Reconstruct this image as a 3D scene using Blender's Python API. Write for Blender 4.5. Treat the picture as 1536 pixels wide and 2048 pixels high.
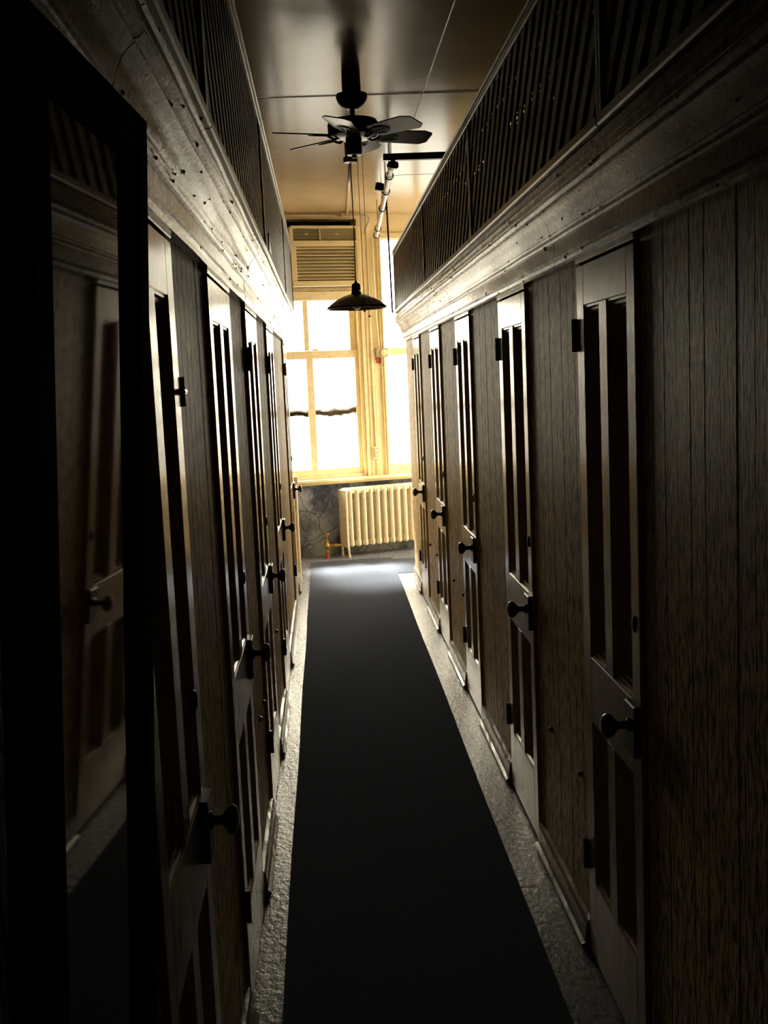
import bpy, bmesh, math, random
from mathutils import Vector, Matrix
R = random.Random(7)
for o in list(bpy.data.objects): bpy.data.objects.remove(o)
S = bpy.context.scene
COL = S.collection
sin, cos, pi = math.sin, math.cos, math.pi

# ------------------------------------------------------------------ camera
H = 1.65
def _rx(a): return Matrix(((1,0,0),(0,cos(a),-sin(a)),(0,sin(a),cos(a))))
def _rz(a): return Matrix(((cos(a),-sin(a),0),(sin(a),cos(a),0),(0,0,1)))
def _ry(a): return Matrix(((cos(a),0,sin(a)),(0,1,0),(-sin(a),0,cos(a))))
M3 = _rz(-.0498) @ _rx(-.1211) @ _ry(.0441)
cam = bpy.data.cameras.new('camera'); co = bpy.data.objects.new('camera', cam); COL.objects.link(co)
rt, fw, up = M3 @ Vector((1,0,0)), M3 @ Vector((0,1,0)), M3 @ Vector((0,0,1))
mw = Matrix.Identity(4)
for i in range(3):
    mw[i][0], mw[i][1], mw[i][2] = rt[i], up[i], -fw[i]
mw[2][3] = H
co.matrix_world = mw
cam.sensor_fit = 'HORIZONTAL'; cam.sensor_width = 36; cam.lens = 2206.56/1536*36
cam.clip_start = .02; cam.clip_end = 200
S.camera = co

# ------------------------------------------------------------------ sky, daylight, exposure
SKY = 52.0
S.view_settings.view_transform = 'Standard'; S.view_settings.look = 'None'
S.view_settings.gamma = 1; S.view_settings.use_curve_mapping = False
S.view_settings.exposure = 0.0
w = bpy.data.worlds.new('overcast_sky'); S.world = w; w.use_nodes = True
nt = w.node_tree; nt.nodes.clear()
tc = nt.nodes.new('ShaderNodeTexCoord'); sx = nt.nodes.new('ShaderNodeSeparateXYZ')
rp = nt.nodes.new('ShaderNodeValToRGB'); bg = nt.nodes.new('ShaderNodeBackground'); ow = nt.nodes.new('ShaderNodeOutputWorld')
mr = nt.nodes.new('ShaderNodeMapRange'); mr.inputs[1].default_value = -1; mr.inputs[2].default_value = 1
nt.links.new(tc.outputs['Generated'], sx.inputs[0]); nt.links.new(sx.outputs[2], mr.inputs[0]); nt.links.new(mr.outputs[0], rp.inputs[0])
e = rp.color_ramp.elements      # overcast sky: three times brighter overhead than at the horizon, dull ground below
e[0].position = .47; e[0].color = (.11,.10,.085,1); e[1].position = 1; e[1].color = (1,.90,.72,1)
k = e.new(.52); k.color = (.36,.325,.258,1)
k = e.new(.75); k.color = (.70,.63,.505,1)
nt.links.new(rp.outputs[0], bg.inputs[0]); bg.inputs[1].default_value = SKY
nt.links.new(bg.outputs[0], ow.inputs[0])
S.cycles.max_bounces = 14; S.cycles.diffuse_bounces = 6; S.cycles.glossy_bounces = 6; S.cycles.sample_clamp_indirect = 12

# hazy sun through the frosted end windows, travelling down the corridor and to the right
sn = bpy.data.lights.new('sun', 'SUN'); sn.energy = 85; sn.angle = math.radians(13); sn.color = (1, .93, .80)
so = bpy.data.objects.new('sun', sn); COL.objects.link(so); so.location = (-3, 16, 8)
so.rotation_euler = Vector((.62, -1.95, -2.1)).to_track_quat('-Z', 'Y').to_euler()
# end wall frame: origin, along-wall U, into-room N
TH = math.radians(15)
EO = Vector((-.315, 10.33, 0)); EU = Vector((cos(TH), sin(TH), 0)); EN = Vector((sin(TH), -cos(TH), 0))
EM = Matrix(((EU.x, EN.x, 0, EO.x), (EU.y, EN.y, 0, EO.y), (0, 0, 1, 0), (0, 0, 0, 1)))   # local (s, off, z)
def E(s, off, z): return EO + EU*s + EN*off + Vector((0,0,z))
# sky portals at the two windows: they only guide sampling of the sky
for (s0, s1, z0, z1) in ((-.17, .74, .74, 2.45), (.90, 1.75, .74, 2.98)):
    l = bpy.data.lights.new('window_daylight', 'AREA'); l.shape = 'RECTANGLE'; l.size = s1-s0; l.size_y = z1-z0
    l.cycles.is_portal = True
    lo = bpy.data.objects.new('window_daylight', l); COL.objects.link(lo)
    z = -EN; x = EU; y = z.cross(x)
    m = Matrix.Identity(4)
    c = E((s0+s1)/2, -.14, (z0+z1)/2)
    for i in range(3): m[i][0], m[i][1], m[i][2], m[i][3] = x[i], y[i], z[i], c[i]
    lo.matrix_world = m
l = bpy.data.lights.new('added_window_portal', 'AREA'); l.shape = 'RECTANGLE'; l.size = 1.4; l.size_y = 2.15; l.cycles.is_portal = True  # sky portal for the added, unseen side window
lo = bpy.data.objects.new('added_window_portal', l); COL.objects.link(lo)
lo.matrix_world = Matrix.Translation((2.47, 10.05, 1.875)) @ Matrix.Rotation(-pi/2, 4, 'Z') @ Matrix.Rotation(-pi/2, 4, 'X')

# ------------------------------------------------------------------ materials
def mat(name, base, rough=.4, dark=None, grain=None, amt=.5, contrast=(.4,.65), bump=0., bscale=60., bstretch=(1,1,1), metal=0., coat=0., spots=None, ior=1.5, gstretch=(1,1,1), bump2=0., b2scale=8., spec=.5):
    m = bpy.data.materials.new(name); m.use_nodes = True
    n = m.node_tree.nodes; L = m.node_tree.links; p = n['Principled BSDF']
    p.inputs['Roughness'].default_value = rough; p.inputs['Metallic'].default_value = metal
    p.inputs['IOR'].default_value = ior; p.inputs['Specular IOR Level'].default_value = spec; p.inputs['Coat Weight'].default_value = coat; p.inputs['Coat Roughness'].default_value = .12
    p.inputs['Base Color'].default_value = (*base, 1)
    g = n.new('ShaderNodeNewGeometry')
    def mp(st):
        v = n.new('ShaderNodeVectorMath'); v.operation = 'MULTIPLY'; v.inputs[1].default_value = st
        L.new(g.outputs['Position'], v.inputs[0]); return v.outputs[0]
    col = None
    if grain:
        t = n.new('ShaderNodeTexNoise'); t.inputs['Scale'].default_value = grain; t.inputs['Detail'].default_value = 6; t.inputs['Roughness'].default_value = .7
        L.new(mp(gstretch), t.inputs['Vector'])
        r = n.new('ShaderNodeValToRGB'); r.color_ramp.elements[0].position = contrast[0]; r.color_ramp.elements[1].position = contrast[1]
        d = [base[i]*(1-amt)+dark[i]*amt for i in range(3)]
        r.color_ramp.elements[0].color = (*d, 1); r.color_ramp.elements[1].color = (*base, 1)
        L.new(t.outputs['Fac'], r.inputs[0]); col = r.outputs[0]
    if spots:
        sc, thr, scol = spots
        t = n.new('ShaderNodeTexNoise'); t.inputs['Scale'].default_value = sc; t.inputs['Detail'].default_value = 3
        L.new(g.outputs['Position'], t.inputs['Vector'])
        r = n.new('ShaderNodeMapRange'); r.inputs[1].default_value = thr; r.inputs[2].default_value = thr+.04
        L.new(t.outputs['Fac'], r.inputs[0])
        mx = n.new('ShaderNodeMix'); mx.data_type = 'RGBA'
        L.new(r.outputs[0], mx.inputs['Factor'])
        if col: L.new(col, mx.inputs[6])
        else: mx.inputs[6].default_value = (*base, 1)
        mx.inputs[7].default_value = (*scol, 1); col = mx.outputs[2]
    if col: L.new(col, p.inputs['Base Color'])
    if bump:
        t = n.new('ShaderNodeTexNoise'); t.inputs['Scale'].default_value = bscale; t.inputs['Detail'].default_value = 5; t.inputs['Roughness'].default_value = .6
        L.new(mp(bstretch), t.inputs['Vector'])
        b = n.new('ShaderNodeBump'); b.inputs['Strength'].default_value = 1; b.inputs['Distance'].default_value = bump
        L.new(t.outputs['Fac'], b.inputs['Height'])
        out = b.outputs[0]
        if bump2:
            t2 = n.new('ShaderNodeTexNoise'); t2.inputs['Scale'].default_value = b2scale; t2.inputs['Detail'].default_value = 2
            L.new(g.outputs['Position'], t2.inputs['Vector'])
            b2 = n.new('ShaderNodeBump'); b2.inputs['Distance'].default_value = bump2
            L.new(t2.outputs['Fac'], b2.inputs['Height']); L.new(out, b2.inputs['Normal']); out = b2.outputs[0]
        L.new(out, p.inputs['Normal'])
    return m
CREAM = (.62,.50,.30)
M = {}
M['plank'] = mat('grained_plank_paint', (.92,.70,.40), .46, (.035,.02,.010), 22., .93, (.43,.54), .0020, 22., (6,6,.9), gstretch=(6,6,.9), spec=.5, ior=1.14)
M['door'] = mat('door_enamel', (.56,.44,.27), .20, (.22,.15,.085), 14., .6, (.35,.6), .0004, 40., (2,2,.7), gstretch=(3,3,.6), spots=(55,.73,(.06,.04,.02)), spec=.5, ior=1.33)
M['panel'] = mat('door_panel_enamel', (.52,.40,.24), .25, (.2,.14,.08), 14., .5, (.35,.6), .0004, 40., (2,2,.6))
M['cornice'] = mat('thick_cornice_enamel', (.40,.29,.17), .17, (.10,.065,.04), 45., .7, (.40,.60), .0006, 160., (1,.5,1), spots=(70,.66,(.02,.012,.008)), spec=.5, ior=1.22)
M['lath'] = mat('lattice_paint', (.14,.10,.055), .42, (.03,.018,.01), 20., .6, (.4,.6), .0006, 60., spec=.35)
M['rail'] = mat('lattice_rail_paint', (.17,.11,.06), .28, (.04,.025,.015), 20., .6, (.4,.6), .0008, 50., spec=.4)
M['ceil'] = mat('ceiling_enamel', (.48,.37,.23), .21, (.34,.25,.155), 3., .5, (.35,.65), .0004, 25., (1,1,1), bump2=.0006, b2scale=3.5, spec=.5, ior=1.22)
M['ceil_gap'] = mat('ceiling_joint', (.25,.2,.13), .5)
M['floor'] = mat('painted_floor', (.26,.275,.33), .24, (.04,.042,.05), 38., .85, (.36,.52), .0032, 55., (1,.6,1))
M['carpet'] = mat('carpet_pile', (.100,.114,.148), 1.0, (.045,.052,.070), 120., .6, (.35,.65), .0012, 300., spec=0.)
M['base'] = mat('baseboard_paint', (.38,.32,.25), .26, (.08,.06,.04), 30., .6, (.38,.62), .0012, 80.)
M['iron'] = mat('dark_iron', (.025,.02,.018), .30, metal=.3, bump=.0003, bscale=90., bump2=0)
M['knob'] = mat('dark_glazed_knob', (.018,.012,.009), .12)
M['black'] = mat('black_frame', (.002,.002,.002), .9, spec=.1)
M['mirror'] = mat('old_silver_mirror', (.55,.52,.47), .03, metal=1.)
M['fan'] = mat('bronze_fan', (.035,.026,.02), .32, metal=.25)
M['blade'] = mat('fan_blade_veneer', (.13,.11,.085), .28)
M['shade'] = mat('enamel_shade', (.05,.032,.03), .28)
M['winpaint'] = mat('window_cream_paint', (.84,.75,.50), .35, (.68,.54,.32), 18., .6, (.35,.6), .0012, 40., spots=(45,.72,(.25,.08,.05)))
M['wallcream'] = mat('cream_plaster', (.84,.75,.50), .38, (.70,.58,.36), 6., .5, (.35,.6), .0012, 25.)
M['lowwall'] = mat('worn_grey_plaster', (.26,.29,.35), .5, (.012,.017,.055), 2.6, .95, (.40,.56), .004, 14., bump2=.004, b2scale=30)
M['rad'] = mat('radiator_paint', (.82,.74,.54), .28, (.55,.45,.26), 30., .5, (.35,.55), .0008, 60., spots=(60,.74,(.10,.06,.03)))
M['brass'] = mat('old_brass', (.40,.28,.10), .38, metal=.8, bump=.0005, bscale=90.)
M['red'] = mat('red_paint', (.40,.06,.04), .5)
M['ac'] = mat('unit_beige_plastic', (.72,.62,.38), .45)
M['acdark'] = mat('unit_dark_core', (.05,.035,.02), .7)
M['white'] = mat('white_pipe_paint', (.62,.52,.38), .25, (.35,.2,.14), 20., .5, (.35,.6), .0006, 60.)
M['boxgrey'] = mat('grey_box', (.45,.42,.30), .4)
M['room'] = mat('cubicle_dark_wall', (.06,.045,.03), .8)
def cracks(m, scale, dark):      # long shrinkage cracks through old plaster
    n = m.node_tree.nodes; L = m.node_tree.links; p = n['Principled BSDF']
    g = n.new('ShaderNodeNewGeometry'); ns = n.new('ShaderNodeTexNoise'); ns.inputs['Scale'].default_value = 6
    L.new(g.outputs['Position'], ns.inputs['Vector'])
    mx = n.new('ShaderNodeMix'); mx.data_type = 'VECTOR'; mx.inputs['Factor'].default_value = .12
    L.new(g.outputs['Position'], mx.inputs[4]); L.new(ns.outputs['Color'], mx.inputs[5])
    v = n.new('ShaderNodeTexVoronoi'); v.feature = 'DISTANCE_TO_EDGE'; v.inputs['Scale'].default_value = scale; L.new(mx.outputs[1], v.inputs['Vector'])
    r = n.new('ShaderNodeMapRange'); r.inputs[1].default_value = .0; r.inputs[2].default_value = .022; L.new(v.outputs[0], r.inputs[0])
    src = p.inputs['Base Color'].links[0].from_socket
    c = n.new('ShaderNodeMix'); c.data_type = 'RGBA'; c.inputs[6].default_value = (*dark, 1); L.new(src, c.inputs[7]); L.new(r.outputs[0], c.inputs['Factor'])
    L.new(c.outputs[2], p.inputs['Base Color'])
cracks(M['lowwall'], 4.2, (.015,.017,.03))
def glass_mat(name, grime):
    m = bpy.data.materials.new(name); m.use_nodes = True
    n = m.node_tree.nodes; L = m.node_tree.links; n.clear()
    t = n.new('ShaderNodeBsdfTransparent'); t.inputs[0].default_value = (.93,.94,.92,1)
    g = n.new('ShaderNodeBsdfGlossy'); g.inputs['Roughness'].default_value = .08
    mx = n.new('ShaderNodeMixShader'); mx.inputs[0].default_value = .06
    o = n.new('ShaderNodeOutputMaterial')
    L.new(t.outputs[0], mx.inputs[1]); L.new(g.outputs[0], mx.inputs[2]); L.new(mx.outputs[0], o.inputs[0])
    if grime:      # crust of dirt settled on the middle bar of the pane
        p = n.new('ShaderNodeNewGeometry'); x = n.new('ShaderNodeSeparateXYZ'); L.new(p.outputs['Position'], x.inputs[0])
        ns = n.new('ShaderNodeTexNoise'); ns.inputs['Scale'].default_value = 9; L.new(p.outputs['Position'], ns.inputs['Vector'])
        a = n.new('ShaderNodeMath'); a.operation = 'MULTIPLY_ADD'; a.inputs[1].default_value = .07; L.new(ns.outputs['Fac'], a.inputs[0]); L.new(x.outputs[2], a.inputs[2])
        r = n.new('ShaderNodeValToRGB'); e_ = r.color_ramp.elements
        mr_ = n.new('ShaderNodeMapRange'); mr_.inputs[1].default_value = 1.30; mr_.inputs[2].default_value = 1.55; L.new(a.outputs[0], mr_.inputs[0]); L.new(mr_.outputs[0], r.inputs[0])
        e_[0].position = .20; e_[0].color = (.93,.94,.92,1); e_[1].position = .60; e_[1].color = (.93,.94,.92,1)
        for q_ in (.26, .34): k_ = e_.new(q_); k_.color = (.045,.037,.024,1)
        L.new(r.outputs[0], t.inputs[0])
    return m
M['glass'] = glass_mat('old_window_glass', False); M['glass_dirty'] = glass_mat('dirty_window_glass', True)
M['grime'] = mat('storm_sash_grime', (.30,.22,.16), .8)

# ------------------------------------------------------------------ mesh helpers
class MB:
    def __init__(s): s.v = []; s.f = []; s.smooth = False
    def add(s, vs, fs):
        k = len(s.v); s.v += [tuple(p) for p in vs]; s.f += [tuple(i+k for i in f) for f in fs]; return s
    def box(s, a, b):
        (x0,y0,z0),(x1,y1,z1) = [min(p,q) for p,q in zip(a,b)],[max(p,q) for p,q in zip(a,b)]
        return s.add([(x0,y0,z0),(x1,y0,z0),(x1,y1,z0),(x0,y1,z0),(x0,y0,z1),(x1,y0,z1),(x1,y1,z1),(x0,y1,z1)],
                     [(0,3,2,1),(4,5,6,7),(0,1,5,4),(1,2,6,5),(2,3,7,6),(3,0,4,7)])
    def prism(s, poly, axis, a, b):
        """extrude a 2-D polygon along an axis; poly given in the two other axes in order"""
        def P(p, t):
            l = list(p); l.insert(axis, t); return tuple(l)
        n = len(poly)
        vs = [P(p, a) for p in poly] + [P(p, b) for p in poly]
        fs = [tuple(range(n))[::-1], tuple(range(n, 2*n))] + [(i, (i+1) % n, (i+1) % n+n, i+n) for i in range(n)]
        return s.add(vs, fs)
    def tube(s, pts, r, n=10, cap=True):
        pts = [Vector(p) for p in pts]; rings = []
        rr = r if isinstance(r, (list, tuple)) else [r]*len(pts)
        for i, p in enumerate(pts):
            d = (pts[min(i+1, len(pts)-1)] - pts[max(i-1, 0)]).normalized()
            a = Vector((0,0,1)) if abs(d.z) < .9 else Vector((1,0,0))
            u = d.cross(a).normalized(); v = d.cross(u)
            rings.append([p + (u*cos(2*pi*k/n) + v*sin(2*pi*k/n))*rr[i] for k in range(n)])
        vs = [q for g in rings for q in g]; fs = []
        for i in range(len(pts)-1):
            for k in range(n): fs.append((i*n+k, i*n+(k+1) % n, (i+1)*n+(k+1) % n, (i+1)*n+k))
        if cap: fs += [tuple(range(n)), tuple(range((len(pts)-1)*n, len(pts)*n))[::-1]]
        s.smooth = True
        return s.add(vs, fs)
    def lathe(s, prof, o, ax=(0,0,1), n=20):
        ax = Vector(ax).normalized(); a = Vector((0,0,1)) if abs(ax.z) < .9 else Vector((1,0,0))
        u = ax.cross(a).normalized(); v = ax.cross(u); o = Vector(o)
        vs = [o + ax*h + (u*cos(2*pi*k/n) + v*sin(2*pi*k/n))*max(r, 1e-4) for (r, h) in prof for k in range(n)]
        fs = [(i*n+k, i*n+(k+1) % n, (i+1)*n+(k+1) % n, (i+1)*n+k) for i in range(len(prof)-1) for k in range(n)]
        fs += [tuple(range(n)), tuple(range((len(prof)-1)*n, len(prof)*n))[::-1]]
        s.smooth = True
        return s.add(vs, fs)
    def xf(s, m): s.v = [tuple(m @ Vector(p)) for p in s.v]; return s
    def mesh(s, name):
        me = bpy.data.meshes.new(name); me.from_pydata(s.v, [], s.f)
        bm = bmesh.new(); bm.from_mesh(me); bmesh.ops.recalc_face_normals(bm, faces=bm.faces)
        if s.smooth:
            for f in bm.faces: f.smooth = len(f.verts) <= 4
            for ed in bm.edges:
                if len(ed.link_faces) == 2 and ed.calc_face_angle(0) > .5: ed.smooth = False
        bm.to_mesh(me); bm.free(); return me
    def build(s, name, m, parent=None, **kw):
        me = s.mesh(name); me.materials.append(M[m] if isinstance(m, str) else m)
        return put(name, me, parent, **kw)
def put(name, me, parent=None, **kw):
    o = bpy.data.objects.new(name, me); COL.objects.link(o)
    if parent: o.parent = parent
    for k, v in kw.items(): o[k] = v
    return o
def empty(name, loc=(0,0,0), **kw):
    o = bpy.data.objects.new(name, None); COL.objects.link(o); o.location = loc; o.empty_display_size = .05
    for k, v in kw.items(): o[k] = v
    return o
def thing(name, loc, label, cat, group=None):
    o = empty(name, loc, label=label, category=cat)
    if group: o['group'] = group
    return o
def bbox(a, b): return MB().box(a, b)
def cbox(a, b, c=.003):
    """box with chamfered edges"""
    bm = bmesh.new(); mb = MB().box(a, b)
    vs = [bm.verts.new(p) for p in mb.v]; [bm.faces.new([vs[i] for i in f]) for f in mb.f]
    bmesh.ops.bevel(bm, geom=bm.edges[:], offset=c, segments=1, affect='EDGES')
    out = MB(); bm.verts.index_update()
    out.add([v.co[:] for v in bm.verts], [[v.index for v in f.verts] for f in bm.faces]); bm.free(); return out

# ------------------------------------------------------------------ the shell
XR, XL = .679, -.268           # faces of the doors, right and left
GAPY = .012                    # planks lie this far behind the door faces
PR, PL = XR+GAPY, XL-GAPY
Y0, YE = -1.2, 9.03            # partition walls run from behind the camera to here
CZ = 3.175
st = dict(kind='structure')
fl = MB().box((-2.4, -1.6, -.06), (3.6, 11.9, 0)).build('floor', 'floor', **st)
fl['label'] = 'painted grey-brown floor showing along both edges of the runner'
ce = MB().box((-2.4, -1.6, CZ+.012), (3.6, 11.9, CZ+.08)).build('ceiling', 'ceil_gap', label='glossy cream-brown ceiling of large sheets with thin joints', **st)
xs = [-2.4, -.60, .62, 1.84, 3.6]; ys = [-1.6, 1.32, 3.76, 6.2, 8.64, 11.9]
g = .0005
for i in range(len(xs)-1):
    for j in range(len(ys)-1):
        dz = R.uniform(0, .0025)
        a = (xs[i]+g, ys[j]+g, CZ+dz); b = (xs[i+1]-g, ys[j+1]-g, CZ+.02)
        MB().box(a, b).build('ceiling_panel', 'ceil', ce)
# joint cover beads, thick old paint standing a little proud of the sheets
MB().tube([(.620, 1.0, CZ+.0005), (.620, 7.3, CZ+.0005)], .0035, 8).build('joint_bead', 'base', ce)
MB().tube([(-2.0, 6.2, CZ-.0008), (2.6, 6.2, CZ-.0008)], .003, 8).build('joint_bead', 'base', ce)

DL = [(1.53, 2.10), (2.75, 3.385), (4.07, 4.73), (5.57, 6.28), (7.88, 8.50)]
DR = [(1.02, 1.58), (2.384, 2.928), (3.68, 4.24), (5.085, 5.62), (6.41, 6.95), (7.72, 8.25)]
ZD = 1.915
def side(sg):
    """plane helpers: x at distance d into the hall from the door face of that side"""
    return (lambda d: XR - d) if sg > 0 else (lambda d: XL + d)
def wall_side(sg, doors, nm, lab):
    X = side(sg)
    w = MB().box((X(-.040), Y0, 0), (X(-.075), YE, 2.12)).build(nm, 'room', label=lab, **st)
    spans = []; y = Y0
    for a, b in doors: spans.append((y, a-.006)); y = b+.006
    spans.append((y, YE))
    for a, b in spans:
        n = max(1, round((b-a)/.083)); wd = (b-a)/n
        for k in range(n):
            j = R.uniform(-.0006, .0006); f = X(-GAPY+j); bk = X(-.042); c = .0015
            ya, yb = a+k*wd+.0006, a+(k+1)*wd-.0006
            s_ = -1 if sg > 0 else 1
            # board with eased edges
            poly = [(bk, ya), (bk, yb), (f - s_*c, yb), (f, yb-c), (f, ya+c), (f-s_*c, ya)]
            MB().prism(poly, 2, .004, 1.945).build('plank', 'plank', w)
    return w, spans
WR, SR = wall_side(1, DR, 'wall_right', 'plank wall painted cream on the right of the corridor, between the doors')
WL, SL = wall_side(-1, DL, 'wall_left', 'plank wall painted cream on the left of the corridor, between the doors')
# end posts of the two plank walls
MB().box((PR+.001, YE, 0), (PR+.075, YE+.022, 2.1)).build('end_board', 'door', WR)
MB().box((PL-.001, YE, 0), (PL-.075, YE+.022, 2.1)).build('end_board', 'door', WL)
for y in (3.04, 3.45, 5.72, 6.15, 7.07, 7.52):
    MB().lathe([(.009, 0), (.009, .006), (.006, .012), (.001, .014)], (PR, y, .49), (-1,0,0), 10).build('screw_head', 'iron', WR)
for y in (3.75, 3.95, 5.1):
    MB().lathe([(.009, 0), (.009, .006), (.006, .012), (.001, .014)], (PL, y, .49), (1,0,0), 10).build('screw_head', 'iron', WL)
# peeling strips under the cornice, paint lumps
# rooms behind the plank walls
def shell(name, a, b, m='room', **kw): return MB().box(a, b).build(name, m, kind='structure', **kw)
shell('wall_outer_left', (-2.46, Y0, 0), (-2.4, YE+.03, CZ+.02))
shell('wall_outer_right', (3.6, Y0, 0), (3.66, 9.0, CZ+.02))
for a, b in (((2.4, YE+.03, 0), (2.46, 12.0, .8)), ((2.4, YE+.03, 2.95), (2.46, 12.0, CZ+.02)), ((2.4, YE+.03, .8), (2.46, 9.35, 2.95)), ((2.4, 10.75, .8), (2.46, 12.0, 2.95))):
    shell('wall_passage_right', a, b, 'wallcream')
shell('wall_passage_side', (2.4, YE, 0), (3.66, YE+.03, CZ+.02), 'wallcream')
shell('wall_passage_left', (-2.46, YE+.03, 0), (-2.4, 12.0, CZ+.02), 'wallcream')
shell('wall_back', (-2.46, Y0-.06, 0), (3.66, Y0, CZ+.02))
for sg, (xa, xb), doors in ((1, (PR+.03, 3.6), DR), (-1, (-2.4, PL-.03), DL)):
    bys = [YE-.01] + [d[0]-.42 for d in doors[::-1] if d[0] > 1.4]
    for k, y in enumerate(bys):
        top = 2.64
        shell('wall_partition', (xa+(0 if sg > 0 else 0), y-.03, 0), (xb, y, top), 'plank' if k == 0 else 'room')

# ---- cornices
PROF = [(-.03,1.935),(.020,1.935),(.028,1.940),(.029,1.950),(.022,1.957),(.020,1.960),(.026,1.963),(.026,2.002),(.032,2.004),(.036,2.009),(.032,2.013),
        (.038,2.016),(.040,2.022),(.036,2.026),(.040,2.032),(.043,2.045),(.050,2.060),(.060,2.072),(.068,2.078),(.066,2.083),(.074,2.085),(.081,2.092),(.079,2.100),
        (.073,2.103),(.078,2.107),(.078,2.122),(.084,2.124),(.084,2.130),(.070,2.132),(.068,2.160),(-.03,2.160)]
def cornice(sg, nm, cuts, lab):
    X = side(sg); t = None
    t = empty(nm, (X(-GAPY), 5, 1.93), kind='structure', label=lab)
    t.location = (0,0,0)
    for a, b in zip(cuts, cuts[1:]):
        mb = MB(); n = max(2, int((b-a)/.06)); k = len(PROF); dz = R.uniform(-.002, .002); dx = R.uniform(-.001, .0015)
        vs = []
        for i in range(n+1):
            y = a+.0015 + (b-a-.003)*i/n
            wob = .0008*sin(y*9+sg) + R.uniform(-.0002, .0002)
            for (o_, z_) in PROF: vs.append((X(o_-GAPY+dx+(wob if o_ > 0 else 0)), y, z_+dz+(R.uniform(-.0001,.0001) if o_ > 0 else 0)))
        fs = [(i*k+j, i*k+(j+1) % k, (i+1)*k+(j+1) % k, (i+1)*k+j) for i in range(n) for j in range(k)]
        fs += [tuple(range(k)), tuple(range(n*k, n*k+k))[::-1]]
        mb.add(vs, fs); mb.smooth = True
        mb.build('moulding_length', 'cornice', t)
    # lumps and drips of old paint
    mb = MB()
    for _ in range(150):
        y = R.uniform(cuts[0]+.3, cuts[-1]-.05); pt = R.choice(PROF[2:-3]); r = R.uniform(.0015, .004)
        c = Vector((X(pt[0]-GAPY), y, pt[1]))
        mb.add([c+Vector((r*1.0,0,0)), c+Vector((-r,0,0)), c+Vector((0,r*R.uniform(1,3),0)), c-Vector((0,r,0)), c+Vector((0,0,r)), c-Vector((0,0,r*R.uniform(1,2.5)))],
               [(0,2,4),(2,1,4),(1,3,4),(3,0,4),(2,0,5),(1,2,5),(3,1,5),(0,3,5)])
    mb.smooth = True; mb.build('paint_drips', 'cornice', t, kind='stuff')
    return t
cornice(1, 'trim_1', [-.9, 1.15, 3.13, 5.6, YE+.02], 'thick-painted moulded cornice running above the doors of the right wall')
cornice(-1, 'trim_2', [-.9, 1.45, 3.9, 6.9, YE+.02], 'thick-painted moulded cornice running above the doors of the left wall')

# ---- baseboards (short lengths between doors)
def baseboard(sg, nm, spans):
    X = side(sg); t = empty(nm, kind='structure', label='low worn baseboard lengths between the doors of the %s wall' % ('right' if sg > 0 else 'left'))
    for a, b in spans:
        d0 = -GAPY-.002
        poly = [(X(d0), .002), (X(.012), .002), (X(.020), .010), (X(.020), .016), (X(.010), .022), (X(.006), .075), (X(0), .088), (X(d0), .09)]
        poly = [(p[0], p[1]) for p in poly]
        mb = MB(); n = 12; k = len(poly); vs = []
        ya, yb = max(a, -1.0)+.02, b-.02
        for i in range(n+1):
            for p in poly: vs.append((p[0]+(R.uniform(-.0006,.0006)), ya+(yb-ya)*i/n, p[1]+(R.uniform(-.001,.001) if p[1] > .005 else 0)))
        fs = [(i*k+j, i*k+(j+1) % k, (i+1)*k+(j+1) % k, (i+1)*k+j) for i in range(n) for j in range(k)]
        fs += [tuple(range(k)), tuple(range(n*k, n*k+k))[::-1]]
        mb.add(vs, fs); mb.build('baseboard_length', 'base', t)
baseboard(1, 'baseboard_right', SR); baseboard(-1, 'baseboard_left', SL)

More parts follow.
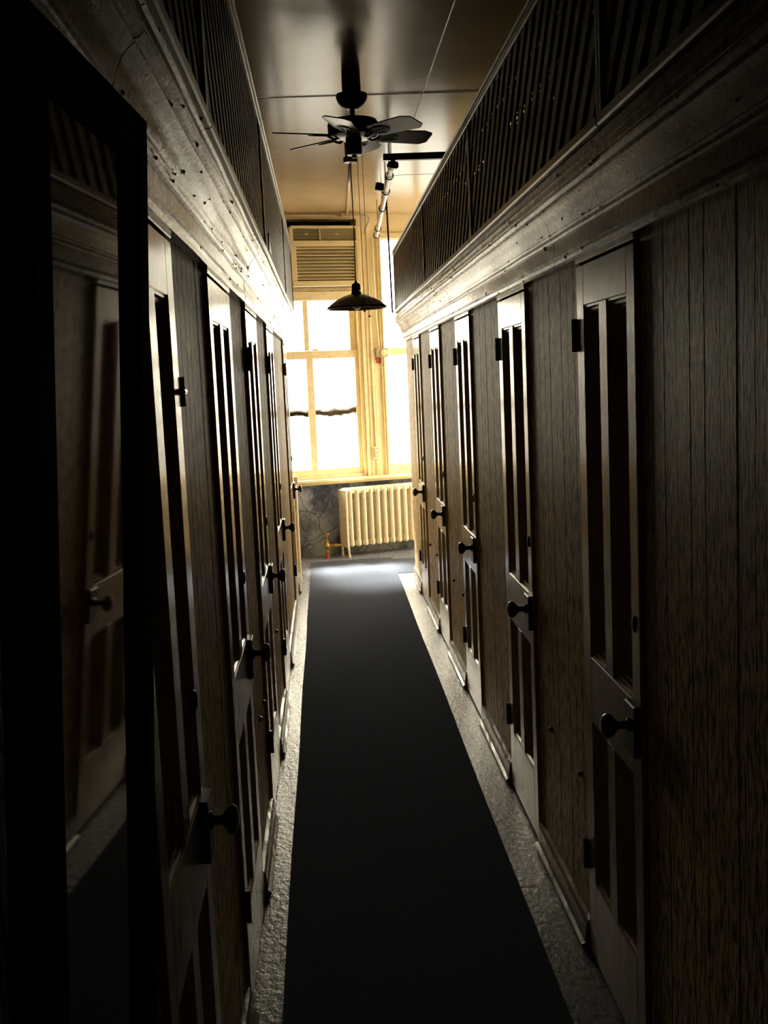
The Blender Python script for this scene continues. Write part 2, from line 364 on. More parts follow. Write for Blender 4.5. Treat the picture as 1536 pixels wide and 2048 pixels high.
# ---- doors
ORD = ['nearest', 'second', 'third', 'fourth', 'fifth', 'farthest']
def door(i, sg, a, b, lab):
    X = side(sg)
    d = empty('door_%d' % i, (0,0,0), kind='structure', label=lab)
    yb = b; L_ = b-a; q = lambda t: a + L_*t
    dep = .035; c = .002
    def piece(nm, y0, y1, z0, z1, x0=0., x1=dep, m='door', ch=c):
        return cbox((X(x0), y0, z0), (X(-x1), y1, z1), ch).build(nm, m, d)
    s1, s2, s3, s4 = q(.12), q(.44), q(.575), q(.85)
    piece('stile', a, q(.12), .012, ZD); piece('stile', q(.86), b, .012, ZD)
    s4 = q(.86)
    zt, zl1, zl0, zb = 1.812, .885, .705, .245
    piece('top_rail', s1, s4, zt, ZD); piece('lock_rail', s1, s4, zl0, zl1); piece('bottom_rail', s1, s4, .012, zb)
    piece('mullion', s2, s3, zl1, zt, -.0005, .034); piece('mullion', s2, s3, zb, zl0, -.0005, .034)
    for (y0, y1) in ((s1, s2), (s3, s4)):
        for (z0, z1) in ((zl1, zt), (zb, zl0)):
            MB().box((X(-.030), y0-.004, z0-.004), (X(-.034), y1+.004, z1+.004)).build('panel', 'panel', d)
            # stepped moulding round the sunk panel
            mb = MB(); st_ = [(0, .004), (.006, .004), (.009, .010), (.016, .012), (.018, .020), (.024, .022), (.026, .0305)]
            k = len(st_); vs = []
            for (ins, dp) in st_:
                vs += [(X(-dp), y0+ins, z0+ins), (X(-dp), y1-ins, z0+ins), (X(-dp), y1-ins, z1-ins), (X(-dp), y0+ins, z1-ins)]
            fs = [(r_*4+j, r_*4+(j+1) % 4, (r_+1)*4+(j+1) % 4, (r_+1)*4+j) for r_ in range(k-1) for j in range(4)]
            mb.add(vs, fs).build('panel_moulding', 'door', d)
    # head trim over the door
    cbox((X(.002), a-.004, ZD+.007), (X(-.03), b+.004, 1.938), .002).build('head_trim', 'door', d)
    # right doors are hung from the far edge, left doors from the near edge
    hy, hs, ky = (b, 1, a+.040) if sg > 0 else (a, -1, b-.085)
    for zc in ((1.738, .300) if i not in (7, 8) else (.300,)):
        h = MB().tube([(X(.006), hy+.004*hs, zc-.043), (X(.006), hy+.004*hs, zc+.043)], .0075, 8).build('hinge', 'iron', d)
        cbox((X(.003), hy-.016, zc-.04), (X(-.004), hy+.016, zc+.04), .001).build('hinge_leaf', 'iron', h)
    # rim lock, keyhole cover, knob
    lk = cbox((X(.016), ky-.038, .765), (X(-.004), ky+.042, .885), .003).build('rim_lock', 'iron', d)
    prof = [(.017,0),(.017,.004),(.010,.008),(.009,.020),(.010,.028),(.017,.035),(.025,.041),(.0285,.049),(.0285,.055),(.024,.062),(.012,.067),(.001,.068)]
    MB().lathe(prof if sg > 0 else [(r_, h_*.8) for r_, h_ in prof], (X(.015), ky, .835), (-sg,0,0), 20).build('door_knob', 'knob', d)
    MB().lathe([(.001,0),(.012,0),(.011,.004),(.006,.007),(.001,.0075)], (X(-.001), ky-.002, 1.07), (-sg,0,0), 14).xf(
        Matrix.Translation((0,0,1.07)) @ Matrix.Diagonal((1,1,1.7,1)) @ Matrix.Translation((0,0,-1.07))).build('keyhole_cover', 'iron', d)
    return d
n = 0
for k, (a, b) in enumerate(DR):
    n += 1
    door(n, 1, a, b, ('narrow four-panel door with dark knob, %s along the right wall' % ORD[k]))
for k, (a, b) in enumerate(DL):
    n += 1
    nm = ['nearest', 'second', 'third', 'fourth', 'farthest'][k]
    door(n, -1, a, b, ('narrow four-panel door with dark knob, %s along the left wall' % nm) + (', partly behind the hanging mirror' if k == 0 else ''))

# ---- hasp by the first left door
hp = thing('door_hasp', (PL+.004, 2.155, 1.64), 'small dark metal hasp on the planks beside the nearest left door', 'hasp')
cbox((.0, -.03, -.022), (.006, .035, .022), .001).build('hasp_plate', 'iron', hp)
MB().lathe([(.014,0),(.014,.003),(.009,.004),(.009,.0045)], (.006, .012, 0), (1,0,0), 16).build('hasp_ring', 'brass', hp)
MB().tube([(.006,-.03,0),(.016,-.05,0),(.016,-.085,0)], .006, 8).build('hasp_bolt', 'iron', hp)
MB().tube([(.008,-.028,-.028),(.008,-.028,.028)], .006, 8).build('hasp_hinge', 'iron', hp)

# ------------------------------------------------------------------ lattices above the cornices
def clip(poly, z0, z1, y0, y1):
    def cut(ps, f):
        out = []
        for i, p in enumerate(ps):
            q_ = ps[(i+1) % len(ps)]; a, b = f(p), f(q_)
            if a >= 0: out.append(p)
            if (a >= 0) != (b >= 0):
                t = a/(a-b); out.append((p[0]+(q_[0]-p[0])*t, p[1]+(q_[1]-p[1])*t))
        return out
    for f in (lambda p: p[1]-z0, lambda p: z1-p[1], lambda p: p[0]-y0, lambda p: y1-p[0]):
        poly = cut(poly, f)
        if len(poly) < 3: return None
    return poly
def lattice(sg, ya, yb, zt, lab):
    X = side(sg); pit, wd, zb = .118, .040, 2.180
    t = thing('lattice_screen', (X(.055), (ya+yb)/2, 2.160), lab, 'lattice', 'lattice screens above the cornices')
    O = t.location.copy()
    def loc(mb, nm, m): return mb.xf(Matrix.Translation(-O)).build(nm, m, t)
    h = wd/2*math.sqrt(2)
    for fam, (d0, d1) in ((1, (.048, .053)), (-1, (.055, .060))):
        y = ya - .6 + R.uniform(0, .05)
        while y < yb+.7:
            z0, z1 = zb-.01, zt-.02; hh = z1-z0; w_ = h*R.uniform(.9, 1.1)
            if fam > 0: p = [(y-w_, z0), (y+w_, z0), (y+hh+w_, z1), (y+hh-w_, z1)]
            else: p = [(y+hh-w_, z0), (y+hh+w_, z0), (y+w_, z1), (y-w_, z1)]
            p = clip(p, z0, z1, ya+.012, yb-.012)
            if p: loc(MB().prism(p, 0, X(d0), X(d1)), 'slat', 'lath')
            y += pit*R.uniform(.985, 1.015)
    loc(cbox((X(.042), ya+.001, 2.1605), (X(.072), yb-.001, 2.186), .004), 'bottom_rail', 'rail')
    loc(cbox((X(.038), ya+.001, zt-.03), (X(.070), yb-.001, zt-.003), .003), 'top_rail', 'rail')
    loc(cbox((X(.034), ya+.001, zt-.003), (X(.076), yb-.001, zt+.006), .003), 'cap_rail', 'rail')
    for y in (ya+.012, yb-.012): loc(cbox((X(.046), y-.011, 2.186), (X(.066), y+.011, zt-.03), .002), 'end_post', 'rail')
RN = ['nearest the camera', 'second from the camera', 'third from the camera', 'farthest, beside the window']
for k, (a, b) in enumerate([(.3, 2.4), (2.4, 4.45), (4.45, 6.47), (6.47, YE+.01)]):
    lattice(1, a, b, 2.643, 'diagonal wooden lattice screen above the right cornice, section ' + RN[k])
for k, (a, b) in enumerate([(.3, 2.3), (2.3, 4.6), (4.6, 7.2), (7.2, YE+.01)]):
    lattice(-1, a, b, 2.702, 'diagonal wooden lattice screen above the left cornice, section ' + RN[k])
# slatted lids over the cubicles
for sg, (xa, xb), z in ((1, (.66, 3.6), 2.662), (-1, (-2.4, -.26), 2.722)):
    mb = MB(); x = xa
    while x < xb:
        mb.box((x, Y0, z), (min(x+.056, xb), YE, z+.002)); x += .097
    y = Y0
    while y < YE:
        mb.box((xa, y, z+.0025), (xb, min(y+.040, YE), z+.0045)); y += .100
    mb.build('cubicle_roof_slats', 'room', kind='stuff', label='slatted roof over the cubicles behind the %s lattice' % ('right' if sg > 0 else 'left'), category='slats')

# ------------------------------------------------------------------ end wall with windows
def EL(mb): return mb.xf(EM)
wf = EL(MB().box((-2.3, -.20, .0), (-.17, 0, CZ+.02)).box((-.17, -.20, .0), (3.9, -.0, .70)).box((-.17, -.20, 2.50), (.06, -.0, CZ+.02))
        .box((.72, -.20, .70), (.93, -.0, CZ+.02)).box((.06,-.20,3.125),(.72,0,CZ+.02)).box((.93, -.20, 2.985), (1.78, 0, CZ+.02)).box((1.78, -.20, .70), (3.9, 0, CZ+.02))
        ).build('wall_far', 'wallcream', kind='structure', label='end wall in cream paint around the tall windows')
EL(MB().box((-2.2, .0005, .13), (3.8, .006, .675))).build('dado', 'lowwall', wf)
EL(MB().box((-2.2, .0005, .0), (3.8, .016, .13))).build('dado_base', 'lowwall', wf)
sl = EL(cbox((-.45, -.10, .70), (3.0, .085, .728), .005)).build('window_sill', 'winpaint', kind='structure', label='long cream sill board under the windows')
EL(cbox((-.45, .002, .672), (3.0, .03, .70), .004)).build('sill_apron', 'winpaint', sl)
# panelled pier between the windows
for (s0, s1, o1) in ((.722, .745, .030), (.745, .765, .018), (.765, .778, .026), (.812, .822, .012), (.905, .925, .020), (.925, .940, .030)):
    EL(cbox((s0, -.02, .728), (s1, o1, 3.02), .002)).build('pier_moulding', 'winpaint', wf)
EL(cbox((.93, .0, 2.945), (1.80, .022, 3.0), .003)).build('head_casing', 'winpaint', wf)
def window(i, lab, bars, panes):
    wn = empty('window_%d' % i, kind='structure', label=lab)
    for (nm, a, b) in bars: EL(cbox(a, b, .003)).build(nm, 'winpaint', wn)
    for (s0, s1, z0, z1) in panes:
        EL(MB().box((s0, -.052, z0), (s1, -.048, z1))).build('pane', 'glass_dirty' if i == 1 and z0 < 1 else 'glass', wn)
    return wn
F = []
def bar(nm, s0, s1, z0, z1, o0=-.07, o1=-.03): F.append((nm, (s0, o0, z0), (s1, o1, z1)))
bar('jamb', -.17, -.12, .728, 2.49, -.12, .0); bar('jamb', .690, .722, .728, 2.49, -.12, .012)
bar('head', -.17, .722, 2.385, 2.50, -.12, .004)
# upper sash (outside), lower sash (inside)
bar('upper_stile', -.12, -.075, 1.90, 2.385, -.09, -.05); bar('upper_stile', .626, .69, 1.90, 2.385, -.09, -.05)
bar('upper_mullion', .180, .226, 1.93, 2.385, -.09, -.045)
bar('meeting_rail', -.12, .69, 1.852, 1.925, -.09, -.018)
bar('lower_stile', -.12, -.072, .76, 1.86, -.07, -.02); bar('lower_stile', .654, .70, .76, 1.86, -.07, -.02)
bar('lower_mullion', .182, .247, .82, 1.86, -.072, -.02)
bar('bottom_rail', -.12, .70, .752, .818, -.07, -.018); bar('stop', -.12, .722, .728, .756, -.09, .0)
w1 = window(1, 'tall double-hung window left of the pier, lower sashes frosted white', F,
       [(-.075,.180,1.925,2.385),(.226,.626,1.925,2.385),(-.072,.182,.818,1.852),(.247,.654,.818,1.852)])
EL(MB().box((-.12, -.135, 1.325), (.69, -.11, 1.352))).build('storm_rail', 'grime', w1)
lt = EL(cbox((.245, -.02, 1.925), (.30, .0, 1.94), .002)).build('sash_lock', 'winpaint', w1)
EL(MB().tube([(.26,-.012,1.94),(.285,-.012,1.955),(.31,-.012,1.95)], .004, 6)).build('lock_lever', 'iron', lt)
F = []
bar('jamb', .925, .945, .728, 2.95, -.12, .0); bar('jamb', 1.74, 1.80, .728, 2.95, -.12, .0)
bar('head', .925, 1.80, 2.935, 2.985, -.12, .004)
bar('upper_stile', .945, .957, 1.93, 2.935, -.09, -.05); bar('upper_stile', 1.69, 1.74, 1.93, 2.935, -.09, -.05)
bar('upper_mullion', 1.33, 1.38, 1.93, 2.935, -.09, -.045)
bar('meeting_rail', .945, 1.74, 1.86, 1.928, -.09, -.018)
bar('lower_stile', .945, .966, .76, 1.86, -.07, -.02); bar('lower_stile', 1.69, 1.74, .76, 1.86, -.07, -.02)
bar('lower_mullion', 1.33, 1.39, .82, 1.86, -.072, -.02)
bar('bottom_rail', .945, 1.74, .768, .822, -.07, -.018); bar('stop', .945, 1.74, .728, .766, -.09, .0)
window(2, 'tall window right of the pier, half hidden by the right wall', F,
       [(.957,1.33,1.928,2.935),(1.38,1.69,1.928,2.935),(.966,1.33,.822,1.86),(1.39,1.69,.822,1.86)])

# unseen side window, added to brighten the end wall from the right
w3 = empty('window_3', kind='structure', label='added unseen side window in the cross passage, brightening the end wall')
for (y0, y1, z0, z1) in ((9.35,9.42,.8,2.95),(10.68,10.75,.8,2.95),(9.35,10.75,.8,.87),(9.35,10.75,2.88,2.95),(9.35,10.75,1.85,1.92),(10.02,10.08,.8,2.95)):
    cbox((2.40, y0, z0), (2.45, y1, z1), .003).build('sash_bar', 'winpaint', w3)
for (y0, y1) in ((9.42,10.02),(10.08,10.68)):
    for (z0, z1) in ((.87,1.85),(1.92,2.88)): MB().box((2.424,y0,z0),(2.428,y1,z1)).build('pane', 'glass', w3)
# ---- air conditioner in the top of the left window
ac = thing('air_conditioner', E(.37, 0, 2.505), 'beige box air conditioner with louvred front set over the left window', 'air conditioner')
def acb(mb, nm, m, par=None):
    return mb.xf(EM).xf(Matrix.Translation(-E(.37, 0, 2.505))).build(nm, m, par or ac)
acb(MB().box((.075, -.30, 2.51), (.715, .060, 3.045)), 'core', 'acdark')
acb(cbox((.066, .0, 3.028), (.720, .115, 3.050), .004), 'top_edge', 'ac')
acb(cbox((.066, .04, 2.897), (.720, .118, 2.915), .003), 'middle_rail', 'ac')
acb(cbox((.066, .04, 2.505), (.720, .118, 2.556), .004), 'bottom_rail', 'ac')
acb(cbox((.052, .0, 2.506), (.086, .114, 3.028), .003), 'side_edge', 'ac'); acb(cbox((.680, .0, 2.506), (.720, .114, 3.028), .003), 'side_edge', 'ac')
acb(cbox((.086, .06, 2.556), (.108, .110, 2.897), .003), 'louvre_frame', 'ac'); acb(cbox((.660, .06, 2.556), (.680, .110, 2.897), .003), 'louvre_frame', 'ac')
acb(cbox((.086, .06, 2.868), (.680, .110, 2.897), .003), 'louvre_frame', 'ac')
for k in range(10):
    z = 2.570 + k*.0305
    mb = MB(); mb.add([(.108,.105,z),(.660,.105,z),(.660,.072,z+.024),(.108,.072,z+.024),(.108,.102,z-.004),(.660,.102,z-.004),(.660,.068,z+.021),(.108,.068,z+.021)],
                      [(0,1,2,3),(7,6,5,4),(0,4,5,1),(3,2,6,7),(0,3,7,4),(1,5,6,2)])
    acb(mb, 'louvre', 'ac')
for k in range(9):
    z = 2.922+k*.0122; acb(MB().box((.086,.088,z),(.680,.094,z+.0028)), 'grille_bar', 'ac')
mb = MB()
for k in range(34): mb.box((.350+k*.0098,.084,2.915),(.3518+k*.0098,.088,3.028))
acb(mb, 'grille_fins', 'ac', ).__setitem__('kind', 'stuff')
acb(cbox((.338,.07,2.912),(.346,.100,3.028),.001), 'grille_divider', 'ac')
for s_ in (.215, .505): acb(cbox((s_-.016,.094,2.968),(s_+.016,.098,2.980),.001), 'grille_badge', 'ac')
# wide apron under the unit, crumpled foil stuffed below it
ap = EL(cbox((-.17, -.02, 2.385), (.722, .020, 2.47), .004)).build('window_apron', 'winpaint', kind='structure', label='board under the air conditioner')
mb = MB(); nn = 40; vs = []
for i in range(nn+1):
    for j in range(5):
        vs.append((.06+.66*i/nn, .03+.035*j/4+R.uniform(-.004,.004), 2.474+.020*sin(pi*j/4)+R.uniform(-.006,.006)))
mb.add(vs, [(i*5+j, i*5+j+1, (i+1)*5+j+1, (i+1)*5+j) for i in range(nn) for j in range(4)])
mb.smooth = True
EL(mb).build('sealing_strip', 'white', label='crumpled pale sealing strip stuffed under the air conditioner', category='strip')
# recess above the unit
EL(MB().box((.0, -.26, 3.05), (.76, -.19, 3.14))).build('recess_back', 'acdark', wf)
# ---- pipes along the wall
EL(MB().tube([(-.5,.05,3.150),(.62,.05,3.150),(.80,.05,3.150),(.835,.05,3.135),(.838,.035,3.10),(.800,.03,3.03),(.795,.03,2.98)], .010, 8)).build('wall_conduit', 'white',
    label='thin cream conduit along the top of the end wall, bending down at the pier', category='conduit')
cd = EL(MB().tube([(.795,.028,2.97),(.800,.028,2.4),(.806,.028,1.6),(.812,.028,1.01)], .0065, 8)).build('pier_conduit', 'winpaint',
    label='left painted conduit running down the pier to the outlet', category='conduit')
EL(MB().tube([(.862,.022,2.95),(.870,.022,2.2),(.885,.022,1.93)], .0085, 8)).build('pier_conduit', 'winpaint', label='right painted conduit from the ceiling to the switch box', category='conduit')
EL(MB().tube([(.832,.020,1.58),(.836,.020,1.3),(.832,.020,1.01)], .0045, 8)).build('pier_conduit', 'winpaint', label='short thin conduit on the pier above the outlet', category='conduit')
EL(MB().tube([(.826,.020,.884),(.838,.020,.73)], .005, 8)).build('pier_conduit', 'winpaint', label='short thin conduit on the pier below the outlet', category='conduit')
ot = thing('outlet_box', E(.805, .0, .945), 'small cream surface outlet box low on the pier', 'outlet')
def sub(mb, org, nm, m, par): return mb.xf(EM).xf(Matrix.Translation(-org)).build(nm, m, par)
sub(cbox((.772,.0,.886),(.836,.045,1.0),.004), ot.location, 'box', 'winpaint', ot)
sub(cbox((.782,.045,.90),(.828,.049,.99),.0015), ot.location, 'cover_plate', 'boxgrey', ot)
for z in (.925,.965): sub(MB().lathe([(.013,0),(.013,.003),(.001,.0035)], (.805,.049,z), (0,1,0), 12), ot.location, 'socket', 'winpaint', ot)
sb = thing('switch_box', E(.90, 0, 1.885), 'grey square switch box with a round dial on the pier', 'switch box')
sub(cbox((.848,.0,1.843),(.962,.050,1.930),.004), sb.location, 'box', 'boxgrey', sb)
sub(MB().lathe([(.032,0),(.032,.012),(.026,.020),(.001,.022)], (.915,.050,1.885), (0,1,0), 20), sb.location, 'dial', 'ac', sb)
for p in ((.858,1.852),(.858,1.921),(.952,1.852)): sub(MB().lathe([(.004,0),(.004,.003),(.001,.004)], (p[0],.05,p[1]), (0,1,0), 8), sb.location, 'screw', 'iron', sb)
EL(cbox((.846,.0,1.786),(.912,.006,1.842),.001)).build('red_patch', 'red', label='small red plate under the grey switch box', category='plate')
pts = [(.800+.0*t, .04, 2.9-.9*t) for t in (0,.3,.6,1)] + [(.812,.045,1.9),(.832,.05,1.80),(.862,.05,1.755),(.905,.05,1.745),(.938,.05,1.78),(.945,.05,1.83)]
EL(MB().tube(pts, .0035, 8)).build('loop_cable', 'winpaint', label='thin cable hanging in a loop under the switch box', category='cable')

# ---- radiator
RA = math.radians(20)
ro = E(.408, .275, 0)
rm = Matrix.Translation(ro) @ Matrix.Rotation(RA, 4, 'Z')
rd = thing('radiator', ro, 'cream cast-iron column radiator standing under the windows', 'radiator')
rd.rotation_euler = (0,0,RA)
NS = 12; PW = .0695; RDEP = .15
def section(first):
    mb = MB()
    w2 = .020
    for yy in (0.0, RDEP/2, RDEP):
        mb.tube([(0,yy,.115),(0,yy,.60)], .0185, 10)
        mb.lathe([(.001,-.02),(.012,-.016),(.0185,0)], (0,yy,.115), (0,0,1), 10)
        mb.lathe([(.0185,0),(.013,.018),(.001,.025)], (0,yy,.60), (0,0,1), 10)
    mb.add([(x,y,z) for z in (.595,.640) for x in (-.030,.030) for y in (.0,RDEP)], [(0,1,3,2),(4,6,7,5),(0,4,5,1),(2,3,7,6),(0,2,6,4),(1,5,7,3)])
    mb.add([(x,y,z) for z in (.105,.150) for x in (-.026,.026) for y in (.0,RDEP)], [(0,1,3,2),(4,6,7,5),(0,4,5,1),(2,3,7,6),(0,2,6,4),(1,5,7,3)])
    mb.smooth = True
    return mb
sm = section(0).mesh('section'); sm.materials.append(M['rad'])
for k in range(NS):
    o = put('section', sm, rd); o.location = (.052+PW*k, 0, 0)
cbox((-.004,-.018,.09),(.020,RDEP+.015,.632),.006).build('end_section', 'rad', rd)
MB().lathe([(.012,0),(.012,.52)], (.012,-.004,.10), (0,0,1), 10).build('end_column', 'rad', rd)
MB().tube([(.012,-.005,.10),(.014,-.008,.05),(.016,-.012,.002)], [.014,.010,.015], 8).build('foot', 'rad', rd)
MB().tube([(.012,RDEP,.10),(.012,RDEP+.004,.05),(.012,RDEP+.006,.002)], [.014,.010,.015], 8).build('foot', 'rad', rd)
MB().tube([(.80,-.005,.10),(.80,-.008,.05),(.80,-.012,.002)], [.014,.010,.015], 8).build('foot', 'rad', rd)
cbox((-.014,.02,.375),(-.004,.09,.385),.001).build('name_bar', 'rad', rd)
va = thing('radiator_valve', E(.235, .20, 0), 'brass radiator valve with round handle and red pipe stub beside the radiator', 'valve')
O = va.location.copy()
MB().lathe([(.017,0),(.017,.05),(.015,.052)], (0,0,0), (0,0,1), 12).build('pipe_stub', 'red', va)
MB().lathe([(.014,.05),(.020,.055),(.020,.075),(.014,.08),(.024,.10),(.028,.115),(.024,.13),(.014,.15),(.018,.155),(.018,.17),(.008,.175),(.006,.215)], (0,0,0), (0,0,1), 14).build('valve_body', 'brass', va)
MB().lathe([(.006,.215),(.026,.220),(.028,.226),(.024,.234),(.001,.236)], (0,0,0), (0,0,1), 16).build('handle', 'brass', va)
MB().tube([(.015,.004,.115),(.06,.012,.115),(.064,.012,.115),(.10,.02,.115),(.104,.02,.115),(.135,.026,.115)], [.014,.014,.020,.020,.014,.014], 12).build('union', 'brass', va)

# ------------------------------------------------------------------ floor runner
cp = MB()
ny = 60; vs = []
for i in range(ny+1):
    y = -1.0 + 10.97*i/ny
    xl, xr = -.19+.002*sin(y*3), .552+.002*sin(y*2.3+1)
    ye = y
    for (x, z) in ((xl, .0005), (xl, .005), (xr, .005), (xr, .0005)): vs.append((x, ye + (.07*(x+.19)/.74 if i == ny else 0), z))
cp.add(vs, [(i*4+j, i*4+(j+1) % 4, (i+1)*4+(j+1) % 4, (i+1)*4+j) for i in range(ny) for j in range(4)] + [(0,1,2,3),(ny*4+3,ny*4+2,ny*4+1,ny*4)])
cp.build('carpet_runner', 'carpet', label='long dark grey carpet runner down the middle of the corridor', category='carpet')
MB().box((.554, 9.20, .0005), (1.5, 9.95, .004)).build('floor_mat', 'carpet', label='dark mat on the floor at the right by the radiator', category='mat')

# ------------------------------------------------------------------ hanging mirror, near left
a_, b_ = -.0628, -.0569
nrm = Vector((cos(a_)*cos(b_), sin(a_)*cos(b_), sin(b_)))
pt0 = Vector((-.2, 1.36, 1.5))
ey = Vector((-nrm.y, nrm.x, 0)).normalized(); ez = nrm.cross(ey); 
if ez.z < 0: ez = -ez
org = pt0 + ey*(-.325)
mm = Matrix.Identity(4)
for i in range(3): mm[i][0], mm[i][1], mm[i][2] = nrm[i], ey[i], ez[i]
mm.translation = org
mi = thing('hanging_mirror', (0,0,0), 'tall narrow mirror in a dark frame hung on the near left wall, tilted forward', 'mirror')
mi.matrix_world = mm
mw_, mz0, mz1 = .150, -1.05, .390
cbox((-.004,-mw_,mz0),(0,mw_,mz1),.0005).build('mirror_glass', 'mirror', mi)
cbox((-.022,mw_-.002,mz0-.045),(.012,mw_+.042,mz1+.045),.004).build('frame_side', 'black', mi)
cbox((-.022,-mw_-.048,mz0-.045),(.012,-mw_+.002,mz1+.045),.004).build('frame_side', 'black', mi)
cbox((-.022,-mw_,mz1-.002),(.012,mw_,mz1+.045),.004).build('frame_top', 'black', mi)
cbox((-.022,-mw_,mz0-.045),(.012,mw_,mz0+.002),.004).build('frame_bottom', 'black', mi)
cbox((-.020,-mw_-.04,mz0-.04),(-.0045,mw_+.04,mz1+.04),.001).build('backing', 'black', mi)

# ------------------------------------------------------------------ ceiling fan
fc = Vector((.214, 5.70, CZ))
fn = thing('ceiling_fan', fc, 'dark six-blade ceiling fan hanging from the middle of the ceiling', 'fan')
def fz(z): return z - CZ
MB().lathe([(.046,fz(3.172)),(.047,fz(3.07)),(.050,fz(3.055))], (0,0,0), (0,0,1), 24).build('canopy', 'fan', fn)
MB().lathe([(.050,fz(3.060)),(.077,fz(3.055)),(.079,fz(3.040)),(.072,fz(3.020)),(.055,fz(3.000)),(.030,fz(2.985)),(.014,fz(2.982))], (0,0,0), (0,0,1), 24).build('canopy_bell', 'fan', fn)
MB().lathe([(.013,fz(2.99)),(.013,fz(2.955)),(.020,fz(2.95)),(.020,fz(2.930))], (0,0,0), (0,0,1), 16).build('downrod', 'fan', fn)
MB().lathe([(.02,fz(2.938)),(.085,fz(2.936)),(.118,fz(2.928)),(.127,fz(2.912)),(.127,fz(2.872)),(.118,fz(2.852)),(.09,fz(2.842)),(.045,fz(2.840))], (0,0,0), (0,0,1), 32).build('motor_housing', 'fan', fn)
MB().lathe([(.040,fz(2.842)),(.041,fz(2.775)),(.036,fz(2.762)),(.012,fz(2.758)),(.010,fz(2.748)),(.001,fz(2.746))], (0,0,0), (0,0,1), 24).build('switch_housing', 'fan', fn)
bl = MB(); out = [(.130,-.050),(.145,-.062),(.360,-.072),(.404,-.050),(.408,-.040),(.408,.040),(.404,.050),(.375,.072),(.145,.062),(.130,.050)]
bl.prism(out, 2, -.003, .003); bmesh_blade = bl.mesh('blade'); bmesh_blade.materials.append(M['blade'])
am = MB()
am.tube([(.07,0,-.012),(.095,0,-.022),(.115,0,-.016),(.135,0,-.006)], .006, 8)
for rr in (.036, .024):
    am.tube([(.178+rr*1.5*cos(t*pi/10), rr*1.0*sin(t*pi/10), -.007) for t in range(21)], .003, 6, cap=False)
am.tube([(.124,0,-.006),(.21,0,-.006)], .003, 6)
arm_me = am.mesh('blade_arm'); arm_me.materials.append(M['fan'])
for k in range(6):
    a = math.radians(16+60*k)
    b = put('blade', bmesh_blade, fn); b.matrix_world = Matrix.Translation((0,0,0)) @ Matrix.Identity(4)
    b.rotation_mode = 'XYZ'
    m = Matrix.Rotation(a, 4, 'Z') @ Matrix.Translation((0,0,fz(2.858))) @ Matrix.Rotation(math.radians(-13), 4, 'X')
    b.matrix_local = m
    ar = put('blade_arm', arm_me, b)
def chain(x, y, z0, z1, nm='pull_chain'):
    c = MB().tube([(x,y,fz(z0)),(x+.002,y,fz(z1))], .0014, 6).build(nm, 'fan', fn)
    MB().lathe([(.001,-.006),(.005,-.003),(.006,0),(.005,.003),(.001,.006)], (x+.002,y,fz(z1)), (0,0,1), 10).build('chain_bead', 'fan', c)
chain(.014, -.015, 2.765, 1.990); chain(.040, .03, 2.765, 1.965)

# ------------------------------------------------------------------ pendant lamp
pc = Vector((.243, 7.2, CZ))
pn = thing('pendant_lamp', pc, 'dark enamel dome pendant lamp on a long cord before the window', 'lamp')
MB().lathe([(.030,-.002),(.034,-.05),(.032,-.11),(.032,-.13),(.044,-.135),(.046,-.160),(.040,-.166),(.008,-.168)], (0,0,0), (0,0,1), 18).build('ceiling_socket', 'shade', pn)
MB().tube([(0,0,-.165),(.003,0,-.5),(.001,0,2.265-CZ)], .0035, 8).build('cord', 'knob', pn)
sp = [(.006,2.275),(.010,2.262),(.024,2.255),(.028,2.245),(.030,2.205),(.034,2.19),(.030,2.172),(.024,2.165)]
MB().lathe([(r,z-CZ) for r,z in sp], (0,0,0), (0,0,1), 8).build('lamp_socket', 'knob', pn)
sh = [(.022,2.192),(.045,2.188),(.085,2.176),(.125,2.158),(.158,2.136),(.182,2.115),(.188,2.112),(.194,2.098),(.190,2.096),(.180,2.109),(.155,2.130),(.122,2.152),(.083,2.170),(.045,2.182),(.022,2.186)]
mb = MB(); n_ = 40; vs = []
for r, z in sh: vs += [(r*cos(2*pi*k/n_), r*sin(2*pi*k/n_), z-CZ) for k in range(n_)]
ns = len(sh)
mb.add(vs, [(i*n_+k, i*n_+(k+1) % n_, ((i+1) % ns)*n_+(k+1) % n_, ((i+1) % ns)*n_+k) for i in range(ns) for k in range(n_)])
mb.smooth = True; mb.build('lamp_shade', 'shade', pn)
MB().lathe([(.013,2.17-CZ),(.014,2.15-CZ),(.030,2.125-CZ),(.030,2.112-CZ),(.018,2.096-CZ),(.001,2.090-CZ)], (0,0,0), (0,0,1), 16).build('light_bulb', 'white', pn)

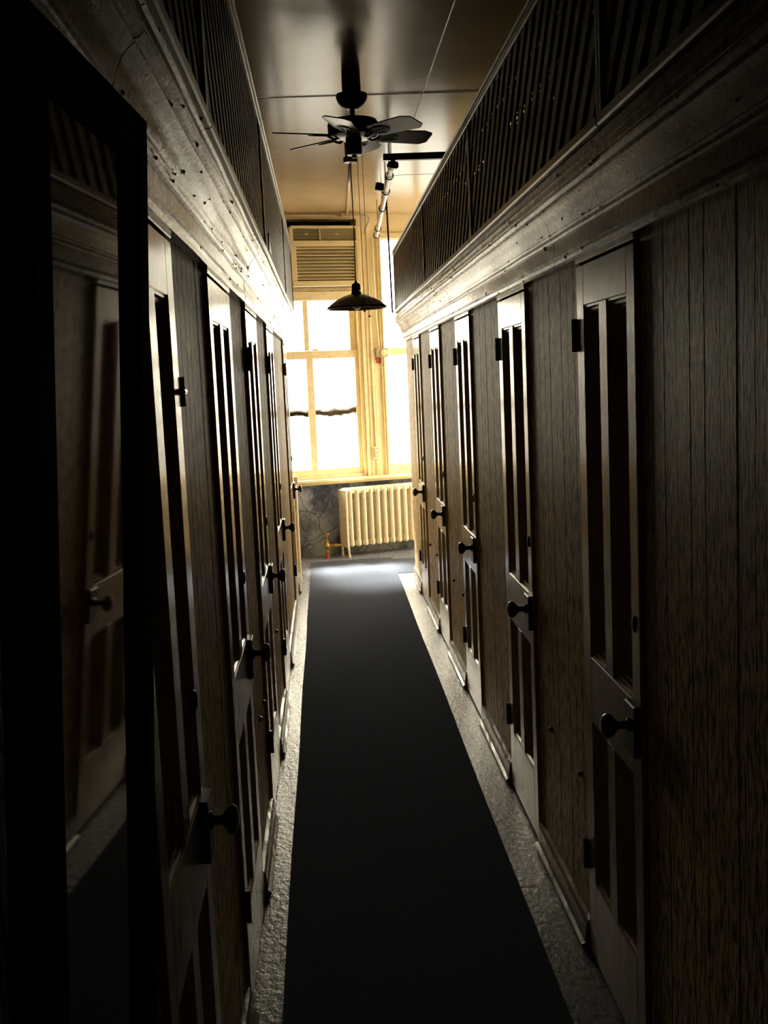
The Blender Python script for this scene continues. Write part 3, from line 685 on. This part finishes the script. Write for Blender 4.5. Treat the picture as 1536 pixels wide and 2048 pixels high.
# ------------------------------------------------------------------ pipe work under the ceiling
ppn = thing('ceiling_pipe', (.50, 7.0, 2.985), 'pale pipe with dark ring hangers running to the end wall under the ceiling', 'pipe')
P0 = Vector((.50, 7.0, 2.985)); P1 = Vector((.548, 10.2, 2.924))
MB().tube([Vector((0,0,0)), P1-P0], .019, 14).build('pipe', 'white', ppn)
for t in (.06, .16, .33, .55, .86, .985):
    c = (P1-P0)*t; d = (P1-P0).normalized()
    u = d.cross(Vector((0,0,1))).normalized(); v = d.cross(u)
    k = MB().tube([c+(u*cos(q_*pi/8)+v*sin(q_*pi/8))*.026 for q_ in range(17)], .005, 6, cap=False).build('ring_hanger', 'iron', ppn)
    if t < .9: MB().tube([c+Vector((0,0,.026)), Vector((c.x, c.y, CZ-P0.z))], .003, 6).build('hanger_rod', 'iron', k)
MB().lathe([(.026,0),(.03,.02),(.03,.05),(.022,.06)], (-.008,.9,-.02), (-1,0,.2), 12).build('valve_cap', 'iron', ppn)
br = thing('ceiling_bar', (.46, 7.0, 2.995), 'flat dark bar crossing from the ceiling pipe over the right lattice', 'bar')
cbox((-.02,-.02,-.020),(1.9,.02,.020),.002).build('bar', 'iron', br)
for x in (.02, 1.0, 1.8):
    MB().tube([(x,0,.02),(x,0,CZ-2.995)], .004, 6).build('hanger_rod', 'iron', br)
MB().lathe([(.03,0),(.034,.01),(.034,.03),(.02,.04)], (.04,-.0,-.03), (0,0,-1), 14).build('clamp', 'iron', br)
MB().tube([(.585,8.96,2.1605),(.580,8.96,2.6),(.572,8.96,CZ)], .007, 8).build('corner_rod', 'iron', label='thin dark vertical rod at the end of the right lattice', category='rod')
cc = thing('ceiling_conduit', (.27, 8.05, CZ), 'pale conduit on the ceiling leading to a junction box at the end wall', 'conduit')
MB().tube([(0,0,-.012),(.030,2.36,-.012)], .012, 10).build('conduit', 'white', cc)
cbox((-.03,2.33,-.05),(.09,2.39,-.001),.004).build('junction_box', 'white', cc)
# half-height corner post at the end of the left wall
tp = MB().lathe([(.014,0),(.014,.80),(.010,.812),(.001,.815)], (PL+.012, YE+.012, .002), (0,0,1), 12).build('trim_3', 'winpaint', kind='structure', label='rounded half-height corner post at the end of the left wall')
cbox((PL+.004, YE+.0, .815),(PL+.034, YE+.03, .875),.004).build('bracket', 'winpaint', tp)
# scrap of loose wood leaning on the left lattice rail
MB().prism([(4.62,2.186),(4.80,2.186),(4.66,2.26)], 0, XL+.073, XL+.078).build('wood_scrap', 'iron', label='small dark wedge standing on the left lattice rail', category='scrap')
